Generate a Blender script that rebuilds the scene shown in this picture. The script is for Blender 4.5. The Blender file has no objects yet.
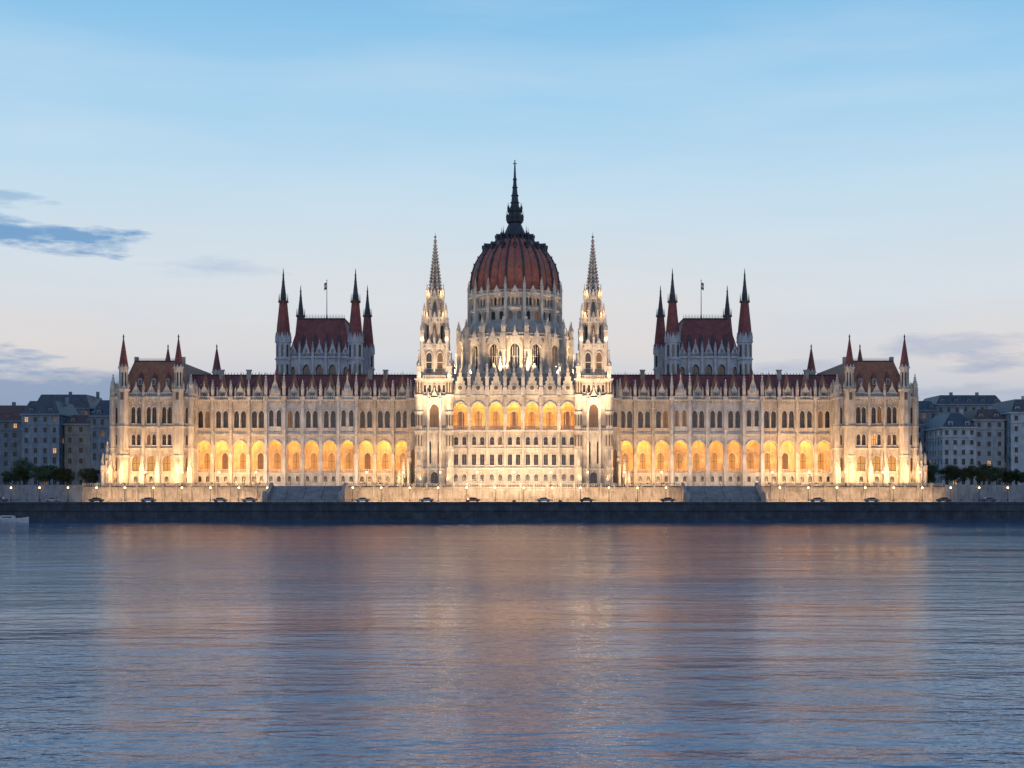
import bpy, math, random
from mathutils import Matrix, Vector
random.seed(7)
R=math.radians
CAMD=430.0; F=1324.0
def k(y): return (CAMD+y)/F
def PX(u,y): return u*k(y)
def PZ(p,y): return 9+(492-p)*k(y)
def lin(c):
    return tuple(((v/255)/12.92 if v/255<=0.04045 else (((v/255)+0.055)/1.055)**2.4) for v in c)
scene=bpy.context.scene
scene.view_settings.view_transform='Standard'
scene.view_settings.look='None'
scene.view_settings.exposure=0

# ------------------------------------------------------------------ materials
def newmat(name):
    m=bpy.data.materials.new(name); m.use_nodes=True
    nt=m.node_tree; b=nt.nodes['Principled BSDF']
    return m,nt,b
def nd(nt,t,**kw):
    n=nt.nodes.new(t)
    for a,v in kw.items(): setattr(n,a,v)
    return n
def noise(nt,scale,detail=4,vec=None,sc3=None,rough=0.55):
    n=nd(nt,'ShaderNodeTexNoise'); n.inputs['Scale'].default_value=scale; n.inputs['Detail'].default_value=detail
    n.inputs['Roughness'].default_value=rough
    tc=nd(nt,'ShaderNodeTexCoord'); mp=nd(nt,'ShaderNodeMapping')
    nt.links.new(tc.outputs['Object'],mp.inputs['Vector'])
    if sc3: mp.inputs['Scale'].default_value=sc3
    nt.links.new(mp.outputs[0],n.inputs['Vector'])
    return n
def ramp(nt,src,stops):
    r=nd(nt,'ShaderNodeValToRGB'); e=r.color_ramp.elements
    while len(e)<len(stops): e.new(0.5)
    for i,(p,c) in enumerate(stops):
        e[i].position=p; e[i].color=(c[0],c[1],c[2],1)
    nt.links.new(src,r.inputs[0]); return r
def mixc(nt,a,b,fac=0.5,mode='MIX'):
    m=nd(nt,'ShaderNodeMix',data_type='RGBA',blend_type=mode)
    m.inputs[0].default_value=fac if not hasattr(fac,'links') else 0.5
    if hasattr(fac,'links'): nt.links.new(fac,m.inputs[0])
    for i,s in ((6,a),(7,b)):
        if hasattr(s,'links'): nt.links.new(s,m.inputs[i])
        else: m.inputs[i].default_value=(s[0],s[1],s[2],1)
    return m.outputs[2]
def stone_mat(name,c1,c2,c3,bump=0.12):
    m,nt,b=newmat(name)
    n1=noise(nt,0.35,6)
    r1=ramp(nt,n1.outputs[0],[(0.3,c2),(0.55,c1),(0.8,c3)])
    n2=noise(nt,1.6,5,sc3=(1,1,0.18))
    r2=ramp(nt,n2.outputs[0],[(0.3,(0.55,0.53,0.52)),(0.6,(1,1,1))])
    c=mixc(nt,r1.outputs[0],r2.outputs[0],0.75,'MULTIPLY')
    nt.links.new(c,b.inputs['Base Color']); b.inputs['Roughness'].default_value=0.85
    n3=noise(nt,2.2,6,sc3=(1,1,1.6),rough=0.7)
    n4=noise(nt,1.0,2,sc3=(0.3,0.3,3.2))
    ad=nd(nt,'ShaderNodeMath',operation='ADD'); nt.links.new(n3.outputs[0],ad.inputs[0]); nt.links.new(n4.outputs[0],ad.inputs[1])
    bp=nd(nt,'ShaderNodeBump'); bp.inputs['Strength'].default_value=0.7; bp.inputs['Distance'].default_value=bump
    nt.links.new(ad.outputs[0],bp.inputs['Height']); nt.links.new(bp.outputs[0],b.inputs['Normal'])
    return m
STONE=stone_mat('limestone',(0.50,0.44,0.37),(0.37,0.32,0.27),(0.58,0.52,0.45))
STONE2=stone_mat('limestone_trim',(0.58,0.52,0.45),(0.45,0.40,0.35),(0.65,0.60,0.53),0.06)
STONE_UNLIT=stone_mat('unlit_limestone',(0.46,0.47,0.50),(0.33,0.34,0.38),(0.54,0.55,0.58))  # same limestone, bluish shade of the unlit walls put into its colour
STONED=stone_mat('weathered_stone',(0.40,0.36,0.32),(0.28,0.25,0.23),(0.49,0.44,0.40))
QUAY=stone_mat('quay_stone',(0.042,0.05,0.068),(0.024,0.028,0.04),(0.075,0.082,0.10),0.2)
GRAN=stone_mat('promenade_stone',(0.34,0.31,0.29),(0.22,0.2,0.19),(0.41,0.38,0.36),0.1)
STAIR=stone_mat('stair_stone',(0.24,0.25,0.28),(0.17,0.18,0.2),(0.3,0.31,0.34),0.1)
def roof_mat(name,c1,c2,rough=0.6):
    m,nt,b=newmat(name)
    n=noise(nt,0.5,5); r=ramp(nt,n.outputs[0],[(0.3,c1),(0.7,c2)])
    w=nd(nt,'ShaderNodeTexWave',wave_type='BANDS',bands_direction='Z'); w.inputs['Scale'].default_value=0.9; w.inputs['Distortion'].default_value=1.2
    tc=nd(nt,'ShaderNodeTexCoord'); nt.links.new(tc.outputs['Object'],w.inputs['Vector'])
    n2=noise(nt,2.5,3,sc3=(1,1,.4))
    c=mixc(nt,r.outputs[0],(0.55,0.55,0.6),w.outputs['Fac'],'MULTIPLY')
    c=mixc(nt,r.outputs[0],c,0.5)
    r3=ramp(nt,n2.outputs[0],[(0.35,(0.6,0.6,0.6)),(0.65,(1.15,1.1,1.05))])
    c=mixc(nt,c,r3.outputs[0],0.8,'MULTIPLY')
    nt.links.new(c,b.inputs['Base Color']); b.inputs['Roughness'].default_value=rough
    bp=nd(nt,'ShaderNodeBump'); bp.inputs['Strength'].default_value=0.5; bp.inputs['Distance'].default_value=0.1
    nt.links.new(w.outputs['Fac'],bp.inputs['Height']); nt.links.new(bp.outputs[0],b.inputs['Normal'])
    return m
ROOF=roof_mat('red_roof_tiles',(0.15,0.036,0.036),(0.28,0.07,0.058))
ROOFB=roof_mat('brown_roof_tiles',(0.30,0.10,0.05),(0.44,0.17,0.085))
DOMER=roof_mat('dome_tiles',(0.34,0.088,0.05),(0.50,0.145,0.08),0.5)
DARK=roof_mat('slate_metal',(0.025,0.03,0.04),(0.06,0.06,0.075),0.5)
def flat(name,c,rough=0.6,metal=0.0,em=None,es=0):
    m,nt,b=newmat(name)
    n=noise(nt,1.3,3); r=ramp(nt,n.outputs[0],[(0.3,tuple(v*0.75 for v in c)),(0.7,tuple(min(1,v*1.15) for v in c))])
    nt.links.new(r.outputs[0],b.inputs['Base Color'])
    b.inputs['Roughness'].default_value=rough; b.inputs['Metallic'].default_value=metal
    if em: b.inputs['Emission Color'].default_value=(*em,1); b.inputs['Emission Strength'].default_value=es
    return m
GLASS=flat('window_glass',(0.02,0.02,0.03),0.25)
LIT=flat('lit_window_glass',(0.2,0.12,0.05),0.3,0,(1.0,0.5,0.16),0.8)
LIT2=flat('dim_window_glass',(0.08,0.045,0.025),0.3,0,(1.0,0.42,0.13),0.13)
LIT3=flat('hall_door_glass',(0.16,0.11,0.05),0.3,0,(1.0,0.46,0.11),0.34)
FRAME=flat('window_frame',(0.10,0.07,0.055),0.6)
LAMPG=flat('lamp_globe',(0.8,0.7,0.5),0.3,0,(1.0,0.66,0.3),8)
IRON=flat('cast_iron',(0.03,0.03,0.035),0.5,0.6)
ASPH=flat('asphalt',(0.05,0.05,0.052),0.85)
GROUND=flat('ground_paving',(0.14,0.13,0.12),0.9)
PAINT=flat('road_paint',(0.7,0.7,0.68),0.7)
BARK=flat('bark',(0.06,0.045,0.035),0.9)
RUB=flat('tyre_rubber',(0.02,0.02,0.02),0.8)

# ------------------------------------------------------------------ builder
class Bd:
    def __init__(s,M=None): s.v=[];s.f=[];s.m=[];s.mats=[];s.M=M or Matrix.Identity(4); s.st=[]; s.sub={}
    def push(s,T): s.st.append(s.M); s.M=s.M@T
    def pop(s): s.M=s.st.pop()
    def add(s,vs,fs,mat):
        o=len(s.v); M=s.M; mat=s.sub.get(mat,mat)
        if mat not in s.mats: s.mats.append(mat)
        i=s.mats.index(mat)
        s.v.extend([(M@Vector(p))[:] for p in vs])
        for f in fs: s.f.append(tuple(o+a for a in f)); s.m.append(i)
    def box(s,x0,x1,y0,y1,z0,z1,mat):
        s.add([(x0,y0,z0),(x1,y0,z0),(x1,y1,z0),(x0,y1,z0),(x0,y0,z1),(x1,y0,z1),(x1,y1,z1),(x0,y1,z1)],
              [(0,3,2,1),(4,5,6,7),(0,1,5,4),(1,2,6,5),(2,3,7,6),(3,0,4,7)],mat)
    def fr(s,cx,cy,z0,z1,r0,r1,n,mat,rot=None,cap=True):
        if rot is None: rot=math.pi/n
        vs=[];fs=[]
        for r,z in ((r0,z0),(r1,z1)):
            for i in range(n):
                a=rot+2*math.pi*i/n; vs.append((cx+r*math.sin(a),cy-r*math.cos(a),z))
        for i in range(n):
            j=(i+1)%n; fs.append((i,j,n+j,n+i))
        if cap: fs.append(tuple(range(n,2*n))); fs.append(tuple(range(n-1,-1,-1)))
        s.add(vs,fs,mat)
    def lathe(s,cx,cy,prof,n,mat,rot=None):
        for (r0,z0),(r1,z1) in zip(prof,prof[1:]): s.fr(cx,cy,z0,z1,r0,r1,n,mat,rot,False)
    def tri(s,x0,x1,y0,y1,z0,zt,mat):
        c=(x0+x1)/2
        s.add([(x0,y0,z0),(x1,y0,z0),(c,y0,zt),(x0,y1,z0),(x1,y1,z0),(c,y1,zt)],
              [(0,1,2),(5,4,3),(0,3,4,1),(1,4,5,2),(2,5,3,0)],mat)
    def hip(s,x0,x1,y0,y1,z0,z1,ix,iy,mat,top=None):
        a=[(x0,y0,z0),(x1,y0,z0),(x1,y1,z0),(x0,y1,z0),(x0+ix,y0+iy,z1),(x1-ix,y0+iy,z1),(x1-ix,y1-iy,z1),(x0+ix,y1-iy,z1)]
        s.add(a,[(0,3,2,1),(0,1,5,4),(1,2,6,5),(2,3,7,6),(3,0,4,7),(4,5,6,7)],mat)
    def pin(s,cx,cy,z,h,w,mat=None,cap=None,crk=True):
        mat=mat or STONE2; cap=cap or mat; q=w/2
        s.box(cx-q,cx+q,cy-q,cy+q,z,z+h*.38,mat)
        s.box(cx-q*1.3,cx+q*1.3,cy-q*1.3,cy+q*1.3,z+h*.38,z+h*.42,mat)
        for r in range(4):
            s.push(Matrix.Translation((cx,cy,0))@Matrix.Rotation(r*math.pi/2,4,'Z'))
            s.tri(-q,q,-q*1.15,-q*.4,z+h*.42,z+h*.56,mat); s.pop()
        s.fr(cx,cy,z+h*.42,z+h*.95,q*1.25,q*.12,4,cap)
        s.fr(cx,cy,z+h*.9,z+h*.94,q*.3,q*.5,6,cap); s.fr(cx,cy,z+h*.94,z+h*1.0,q*.5,q*.04,6,cap)
        if crk and h>3:
            for t in (.58,.7,.8):
                rr=q*1.25*(1-(t-.42)/.56)+.08
                for a in range(4):
                    an=math.pi/4+a*math.pi/2; px=cx+rr*math.sin(an); py=cy-rr*math.cos(an); e=.11
                    s.box(px-e,px+e,py-e,py+e,z+h*t,z+h*t+.22,cap)
    def aw(s,x0,x1,z0,z1,y,dep,ops,mat,gl=None,hood=0.22,seg=10,mull=True,fmat=None):
        """wall with arched openings; ops (cx,w,sill,spring,q)"""
        cur=x0
        for (cx,w,sl,sp,q) in sorted(ops):
            a=w/2
            s.add([(cur,y,z0),(cx-a,y,z0),(cx-a,y,z1),(cur,y,z1)],[(0,1,2,3)],mat)
            if sl>z0: s.add([(cx-a,y,z0),(cx+a,y,z0),(cx+a,y,sl),(cx-a,y,sl)],[(0,1,2,3)],mat)
            def hh(t,A=a): return A*math.sqrt(max(0,q*q-(abs(t)+q-1)**2)) if q>0 else 0
            ts=[-math.cos(math.pi*i/seg) for i in range(seg+1)] if q>0 else [-1,1]
            pts=[(cx+t*a,sp+hh(t)) for t in ts]
            for (xa,za),(xb,zb) in zip(pts,pts[1:]):
                s.add([(xa,y,za),(xb,y,zb),(xb,y,z1),(xa,y,z1)],[(0,1,2,3)],mat)
                s.add([(xa,y,za),(xb,y,zb),(xb,y+dep,zb),(xa,y+dep,za)],[(0,3,2,1)],mat)
            s.add([(cx-a,y,sl),(cx-a,y+dep,sl),(cx-a,y+dep,sp),(cx-a,y,sp)],[(0,1,2,3)],mat)
            s.add([(cx+a,y,sl),(cx+a,y+dep,sl),(cx+a,y+dep,sp),(cx+a,y,sp)],[(3,2,1,0)],mat)
            s.add([(cx-a,y,sl),(cx+a,y,sl),(cx+a,y+dep,sl),(cx-a,y+dep,sl)],[(0,1,2,3)],mat)
            if gl:
                g=gl() if callable(gl) else gl
                top=[(px,y+dep,pz) for px,pz in pts]
                s.add([(cx+a,y+dep,sl),(cx-a,y+dep,sl)]+top,[tuple([1,0]+list(range(len(top)+1,1,-1)))],g)
                if mull:
                    e=.06; fm=fmat or FRAME
                    s.box(cx-e,cx+e,y+dep-.12,y+dep-.01,sl,sp+hh(0),fm)
                    s.box(cx-a,cx-e-.002,y+dep-.1,y+dep-.01,(sl*.35+sp*.65),(sl*.35+sp*.65)+.12,fm)
                    s.box(cx+e+.002,cx+a,y+dep-.1,y+dep-.01,(sl*.35+sp*.65),(sl*.35+sp*.65)+.12,fm)
            if hood:
                h=hood
                if q>0:
                    o=[(cx+t*(a+h),sp+hh(t,a+h)) for t in ts]
                    for i in range(len(pts)-1):
                        A,Bp,C,D=pts[i],pts[i+1],o[i+1],o[i]
                        yy=y-h*.7
                        s.add([(A[0],yy,A[1]),(Bp[0],yy,Bp[1]),(C[0],yy,C[1]),(D[0],yy,D[1]),
                               (A[0],y,A[1]),(Bp[0],y,Bp[1]),(C[0],y,C[1]),(D[0],y,D[1])],
                              [(0,1,2,3),(3,2,6,7),(0,4,5,1)],STONE2)
                else:
                    s.box(cx-a-h,cx+a+h,y-h*.8,y+.01,sp,sp+h,STONE2)
                s.box(cx-a-h,cx+a+h,y-h*.9,y+.01,sl-h,sl-.003,STONE2)
            cur=cx+a
        s.add([(cur,y,z0),(x1,y,z0),(x1,y,z1),(cur,y,z1)],[(0,1,2,3)],mat)
    def bal(s,x0,x1,y,z,h,mat=None,st=.55):
        mat=mat or STONE2
        s.box(x0,x1,y-.18,y+.18,z+h-.18,z+h,mat); s.box(x0,x1,y-.16,y+.16,z,z+.15,mat)
        n=max(1,int((x1-x0)/st)); d=(x1-x0)/n
        for i in range(n):
            c=x0+d*(i+.5); s.box(c-.12,c+.12,y-.1,y+.1,z+.15,z+h-.18,mat)
    def done(s,name,parent=None):
        me=bpy.data.meshes.new(name); me.from_pydata(s.v,[],s.f)
        for m in s.mats: me.materials.append(m)
        me.polygons.foreach_set('material_index',s.m); me.update()
        o=bpy.data.objects.new(name,me); scene.collection.objects.link(o)
        if parent: o.parent=parent
        return o
def empty(name):
    e=bpy.data.objects.new(name,None); scene.collection.objects.link(e); return e
def T(x,y,z=0): return Matrix.Translation((x,y,z))
def Rz(d): return Matrix.Rotation(R(d),4,'Z')
MIR=Matrix.Diagonal((-1,1,1,1))
def gmix(pl,pd=0.0):
    def f():
        r=random.random()
        return LIT if r<pl else (LIT2 if r<pl+pd else GLASS)
    return f
PARL=empty('parliament_building')
WARM=(1.0,0.60,0.27); GOLD=(1.0,0.37,0.045); CREAM=(1.0,0.69,0.40)
def light(kind,name,loc,target,power,col,**kw):
    l=bpy.data.lights.new(name,kind); l.energy=power; l.color=col
    for a,v in kw.items(): setattr(l,a,v)
    o=bpy.data.objects.new(name,l); scene.collection.objects.link(o); o.location=loc
    if target is not None:
        d=Vector(target)-Vector(loc); o.rotation_euler=d.to_track_quat('-Z','Y').to_euler()
    o.parent=PARL; return o
def strip(name,xa,xb,y,z,ty,tz,power,col,w=.5):
    """linear floodlight running along x, aimed at (ty,tz)"""
    xc=(xa+xb)/2
    l=light('AREA',name,(xc,y,z),None,power,col,shape='RECTANGLE',size=abs(xb-xa),size_y=w)
    l.rotation_euler=(math.atan2(ty-y,-(tz-z)),0,0); return l
FX=Bd()
def fixture(x,y,z):
    FX.box(x-.35,x+.35,y-.45,y-.05,z-.55,z-.05,IRON); FX.box(x-.06,x+.06,y-.3,y-.18,z-.9,z-.55,IRON)

# ------------------------------------------------------------------ wings
def wing(sd):
    b=Bd(MIR if sd<0 else None)
    x0=PX(103,0); x1=PX(319,0); n=12; bw=(x1-x0)/n
    Y=[-1.6 if i in(3,7) else (-.5 if 3<=i<=7 else 0.0) for i in range(n)]
    for i in range(n):
        xa=x0+i*bw; xb=xa+bw; c=(xa+xb)/2
        yy=Y[i]
        b.sub={STONE:STONE_UNLIT} if 3<=i<=7 else {}
        b.aw(xa,xb,10.9,15.0,yy-.35,.5,[(c-1.3,1.1,12.3,13.6,1),(c+1.3,1.1,12.3,13.6,1)],STONE,GLASS,mull=False)
        b.box(xa,xb,yy-.6,yy+5,15.0,15.3,STONE2)
        b.aw(xa,xb,15.3,27.2,yy,1.1,[(c,4.6,15.4,22.9,1.2)],STONE,None,hood=.38,seg=14)
        b.bal(c-2.3,c+2.3,yy+.3,15.4,1.0)
        b.sub={}
        b.aw(xa,xb,15.3,26.9,yy+4.6,.4,[(c,2.0,15.9,20.6,1.3)],STONE,(LIT3 if random.random()<.75 else LIT2),hood=.3)
        b.box(xa,xb,yy+1.15,yy+4.6,26.6,26.9,STONE2)
        b.sub={STONE:STONE_UNLIT} if 3<=i<=7 else {}
        for cx in (c-2.55,c+2.55):
            b.fr(cx,yy-.2,15.3,22.3,.17,.17,8,STONE2); b.fr(cx,yy-.2,22.3,22.9,.2,.34,8,STONE2); b.fr(cx,yy-.2,15.3,15.9,.3,.2,8,STONE2)
        b.box(xa,xb,yy-.5,yy+1,27.2,27.75,STONE2)
        b.box(xa,xb,yy-.25,yy+1,27.75,28.3,STONE2)
        for j in range(6):
            cx=xa+bw*(j+.5)/6; b.box(cx-.2,cx+.2,yy-.42,yy-.252,27.76,28.2,STONE)
        if i in (3,7):
            ops=[(c-1.25,1.4,30.2,34.6,1.6),(c+1.25,1.4,30.2,34.6,1.6)]
        else:
            ops=[(c-1.15,1.55,29.8,34.3,1.6),(c+1.15,1.55,29.8,34.3,1.6)]
        b.aw(xa,xb,28.3,38.4,yy,.8,ops,STONE,gmix(.02,.08))
        b.fr(c,yy-.15,30,34,.14,.14,6,STONE2)
        b.box(xa,xb,yy-.55,yy+1,38.4,39.0,STONE2)
        for j in range(8):
            cx=xa+bw*(j+.5)/8; b.box(cx-.17,cx+.17,yy-.4,yy-.002,37.7,38.395,STONE2)
        b.bal(xa+.8,xb-.8,yy-.2,39.0,1.15)
        if i in (3,7):
            b.tri(xa+.7,xb-.7,yy-.25,yy+.5,39.0,46.0,STONE2); b.fr(c,yy-.3,41,42.4,.7,.7,10,STONE)
            b.fr(c,yy+2.6,39,49.5,3.6,.1,4,ROOF); b.pin(c,yy-.1,45.4,2.5,.4,crk=False)
            for tx in (-1.6,-.8,.8,1.6): b.pin(c+tx,yy-.3,39.2+(2.6-abs(tx))*1.6,1.9,.3,crk=False)
        else:
            b.box(c-1.3,c+1.3,yy+.5,yy+4,39.0,41.2,STONE)
            b.box(c-.5,c+.5,yy+.42,yy+.49,39.6,41.0,GLASS)
            b.tri(c-1.5,c+1.5,yy+.3,yy+.8,41.2,43.8,STONE2); b.pin(c,yy+.5,43.3,1.7,.35,crk=False)
            for tx in (-1.5,1.5): b.pin(c+tx,yy+.1,39.0,4.2,.5)
            b.fr(c,yy+2.4,41.2,47.6,2.7,.08,4,ROOFB); b.fr(c,yy+2.4,47.4,48.6,.1,.02,4,DARK)
    for i in range(n+1):
        px=x0+i*bw; nb=[Y[j] for j in (i-1,i) if 0<=j<n]; py=min(nb); w=.55
        b.sub={STONE:STONE_UNLIT} if 3<=i<=8 else {}
        big=i in (3,4,7,8)
        b.box(px-w,px+w,py-1.25,max(nb)+.3,10.9,20.5,STONE); b.tri(px-w,px+w,py-1.25,py-.8,20.5,22,STONE2)
        b.box(px-w*.75,px+w*.75,py-.9,max(nb)+.25,20.5,38.9,STONE)
        for zz in (26.9,28.6,36): b.box(px-w,px+w,py-1.02,py-.2,zz,zz+.3,STONE2)
        b.box(px-.75,px+.75,py-1.1,max(nb)+.5,38.9,39.9,STONE2)
        b.pin(px,py-.35,39.9,5.6 if not big else 7.8,.9)
    b.sub={}
    b.add([(x0-3,.9,39.3),(x1+3,.9,39.3),(x1+3,8.5,47.6),(x0-3,8.5,47.6),(x0-3,16,39.3),(x1+3,16,39.3)],[(0,1,2,3),(3,2,5,4)],ROOF)
    b.box(x0-3,x1+3,8.3,8.7,47.5,47.9,DARK)
    for i in range(70):
        cx=x0+i*(x1-x0)/70; b.fr(cx,8.5,47.9,48.6,.14,.03,4,DARK)
    b.box(x0,x1,5.6,16,10.9,39.3,STONE)
    for cx in (x0+9,x0+14,x1-7,x1-16): b.box(cx-.7,cx+.7,7.2,8.2,44,49,STONED); b.box(cx-.9,cx+.9,7,8.4,49,49.4,STONED)
    b.done('wing',PARL)
    for (i0,i1,f) in ((0,3,1.0),(3,8,.8),(8,12,1.0)):
        xa=x0+i0*bw+.6; xb=x0+i1*bw-.6; yo=-1.0 if i0==3 else 0
        strip('arcade_lighting',sd*xa,sd*xb,yo+2.6,26.45,yo+3.8,17,f*ARC*(i1-i0),GOLD,1.0)
        strip('arcade_lighting',sd*xa,sd*xb,yo+2.0,15.5,yo+2.8,26,f*ARC*.8*(i1-i0),GOLD,.5)
ARC=600

# ------------------------------------------------------------------ end pavilions
def oct_turret(b,x,y,z0,zb,r,zs,zt,capm,lit=False):
    b.fr(x,y,z0,zb,r,r,8,STONE)
    for zz in (z0+.3*(zb-z0),z0+.6*(zb-z0),zb-.6): b.fr(x,y,zz,zz+.5,r*1.15,r*1.15,8,STONE2)
    rr=r*.76
    for i in range(8):
        b.push(T(x,y)@Rz(i*45)); ap=rr*math.cos(math.pi/8); hw=rr*math.sin(math.pi/8)
        b.aw(-hw,hw,zb,zs,-ap,.2,[(0,hw*1.05,zb+.8,zs-1.6,1.6)],STONE2,GLASS,hood=0,seg=4,mull=False)
        b.box(-hw*.9,hw*.9,-r*.93-.01,-r*.82,zb-3.6,zb-1.2,FRAME if i%2==0 else STONE)
        b.tri(-hw,hw,-ap*1.15,-ap*.9,zs,zs+1.4,STONE2); b.pop()
        a=R(45*i+22.5); b.pin(x+r*1.0*math.sin(a),y-r*math.cos(a),zb,2.4,.35,crk=False)
    b.fr(x,y,zs,zs+.4,rr*1.25,rr*1.25,8,STONE2)
    b.fr(x,y,zs+.4,zt-1,rr*1.1,.1,8,capm); b.fr(x,y,zt-1.4,zt-1,.1,.35,6,DARK); b.fr(x,y,zt-1,zt,.3,.02,6,DARK)
def endpav(sd):
    b=Bd(MIR if sd<0 else None)
    y=-6; X0,X1=103.3,128.6; ta,tb=107.3,124.9
    w=(tb-ta-2.8)/3
    segs=[(X0,ta,2)]+[(ta+1.4+i*w,ta+1.4+(i+1)*w,0) for i in range(3)]+[(tb,X1,2)]
    for (xa,xb,t) in segs:
        c=(xa+xb)/2 + (0 if t==0 else (-.7 if xa==X0 else .7))
        W=xb-xa
        big=2.6 if t==0 else 1.3
        b.aw(xa,xb,10.9,15,y-.3,.5,[(c,big*.5,12.2,13.4,1)],STONE,GLASS,mull=False)
        b.aw(xa,xb,15,22.6,y,.9,[(c,big,15.6,19.4,1)],STONE,LIT3 if t==0 else LIT2,hood=.25)
        b.box(xa,xb,y-.4,y+.5,22.6,23.1,STONE2)
        if t==0:
            b.aw(xa,xb,23.1,29.6,y,.6,[(c-.85,1.2,24,26.8,1.3),(c+.85,1.2,24,26.8,1.3)],STONE,gmix(.03,.2))
            b.aw(xa,xb,30,38.8,y,.8,[(c-.9,1.35,30.9,35.4,1.6),(c+.9,1.35,30.9,35.4,1.6)],STONE,gmix(.02,.1))
            b.fr(c,y-.15,31,35,.15,.15,6,STONE2)
        else:
            b.aw(xa,xb,23.1,29.6,y,.5,[(c,1.0,24,26.8,1.3)],STONE,gmix(.05,.3))
            b.aw(xa,xb,30,38.8,y,.6,[(c,1.1,30.9,35.4,1.6)],STONE,gmix(.05,.2))
        b.box(xa,xb,y-.45,y+.5,29.6,30.0,STONE2)
        b.box(xa,xb,y-.6,y+.8,38.8,39.5,STONE2)
        for j in range(int(W/.8)):
            cx=xa+.4+j*.8; b.box(cx-.18,cx+.18,y-.45,y-.003,38.1,38.795,STONE2)
        b.bal(xa+.1,xb-.1,y-.25,39.5,1.3)
        b.tri(c-big*.55,c+big*.55,y-.2,y+.3,40.8,43.4 if t==0 else 42.6,STONE2)
        b.pin(c,y,42.9 if t==0 else 42.1,1.8,.35,crk=False)
    for i in range(1,3):
        px=ta+1.4+i*w
        b.box(px-.42,px+.42,y-1.0,y+.3,10.9,29.6,STONE); b.box(px-.34,px+.34,y-.75,y+.3,30,39.5,STONE)
        b.pin(px,y-.3,39.5,4.8,.7)
    for px in (X0+.2,X1-.2):
        b.fr(px,y,10.9,40.8,.95,.95,8,STONE)
        for zz in (15,22.6,29.6,38.8): b.fr(px,y,zz,zz+.5,1.15,1.15,8,STONE2)
        b.pin(px,y,40.8,6,1.1)
    for px in (ta,tb):
        oct_turret(b,px,y-.5,10.9,42,1.85,48.5,PZ(334,y),ROOF)
        oct_turret(b,px,48,30,46,2.0,52,62.5,ROOF)
    for ang,xx in ((90,X1),(-90,X0)):
        b.push(T(xx,22)@Rz(ang))
        for i in range(10):
            xa=-28+i*5.6; xb=xa+5.6; c=(xa+xb)/2
            b.aw(xa,xb,10.9,22.6,0,.6,[(c,2.4,15.6,19.4,1)],STONE,gmix(.2,.3))
            b.aw(xa,xb,22.6,39.5,0,.5,[(c-.9,1.1,30.9,35.4,1.6),(c+.9,1.1,30.9,35.4,1.6)],STONE,GLASS)
            b.box(xa-.4,xa+.4,-.8,0.2,10.9,39.5,STONE); b.pin(xa,-.3,39.5,5,.75)
            b.box(xa+.41,xb-.41,-.4,.2,22.6,23.1,STONE2); b.box(xa+.41,xb-.41,-.45,.3,38.9,39.4,STONE2)
            b.bal(xa+.5,xb-.5,-.2,39.5,1.3)
            b.tri(c-1.6,c+1.6,-.1,.4,40.8,44,STONE2)
        b.pop()
    b.box(X0+.8,X1-.8,y+1,50,36,40.5,STONE)
    b.box(X0+.01,X1-.01,49.9,50.3,10.9,40,STONE)
    b.hip(X0+1.6,X1-1.6,y+2,48.5,40.5,51.4,3.6,4.4,ROOFB)
    for i in range(42):
        cx=X0+5.8+i*.33; b.fr(cx,y+6.5,51.6,52.6,.1,.03,4,DARK)
    b.box(X0+5.2,X1-5.2,y+6.3,y+6.7,51.3,51.7,DARK)
    for cx in (-4.4,0,4.4):
        c=(ta+tb)/2+cx
        b.box(c-.6,c+.6,y+2.6,y+5,43.5,45.6,STONED); b.box(c-.3,c+.3,y+2.55,y+2.599,43.8,45.2,GLASS); b.fr(c,y+3.6,45.6,48.0,1.1,.05,4,ROOF)
    for cx in (X0+5,X1-5): b.box(cx-.6,cx+.6,y+9,y+10.2,46,53.2,STONED)
    for px in (X0,ta,ta+1.4+w,ta+1.4+2*w,tb,X1):
        b.box(px-.7,px+.7,y-2.6,y-.35,10.9,16.5,STONE); b.tri(px-.7,px+.7,y-2.6,y-1.4,16.5,18.4,STONE2)
        b.pin(px,y-2.0,16.5,4.6,.7)
    for j,(dx,h) in enumerate(((1.6,21),(3.0,17.5))):
        b.box(X1+dx-1.0,X1+dx+.4,y-1.2,y+1.2,10.9,h,STONE); b.pin(X1+dx-.1,y-.2,h,4.2,.8)
        b.fr(X1+dx-.3,y-1.5,10.9,h-2,.5,.4,8,STONE2)
    b.done('end_pavilion',PARL)

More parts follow.
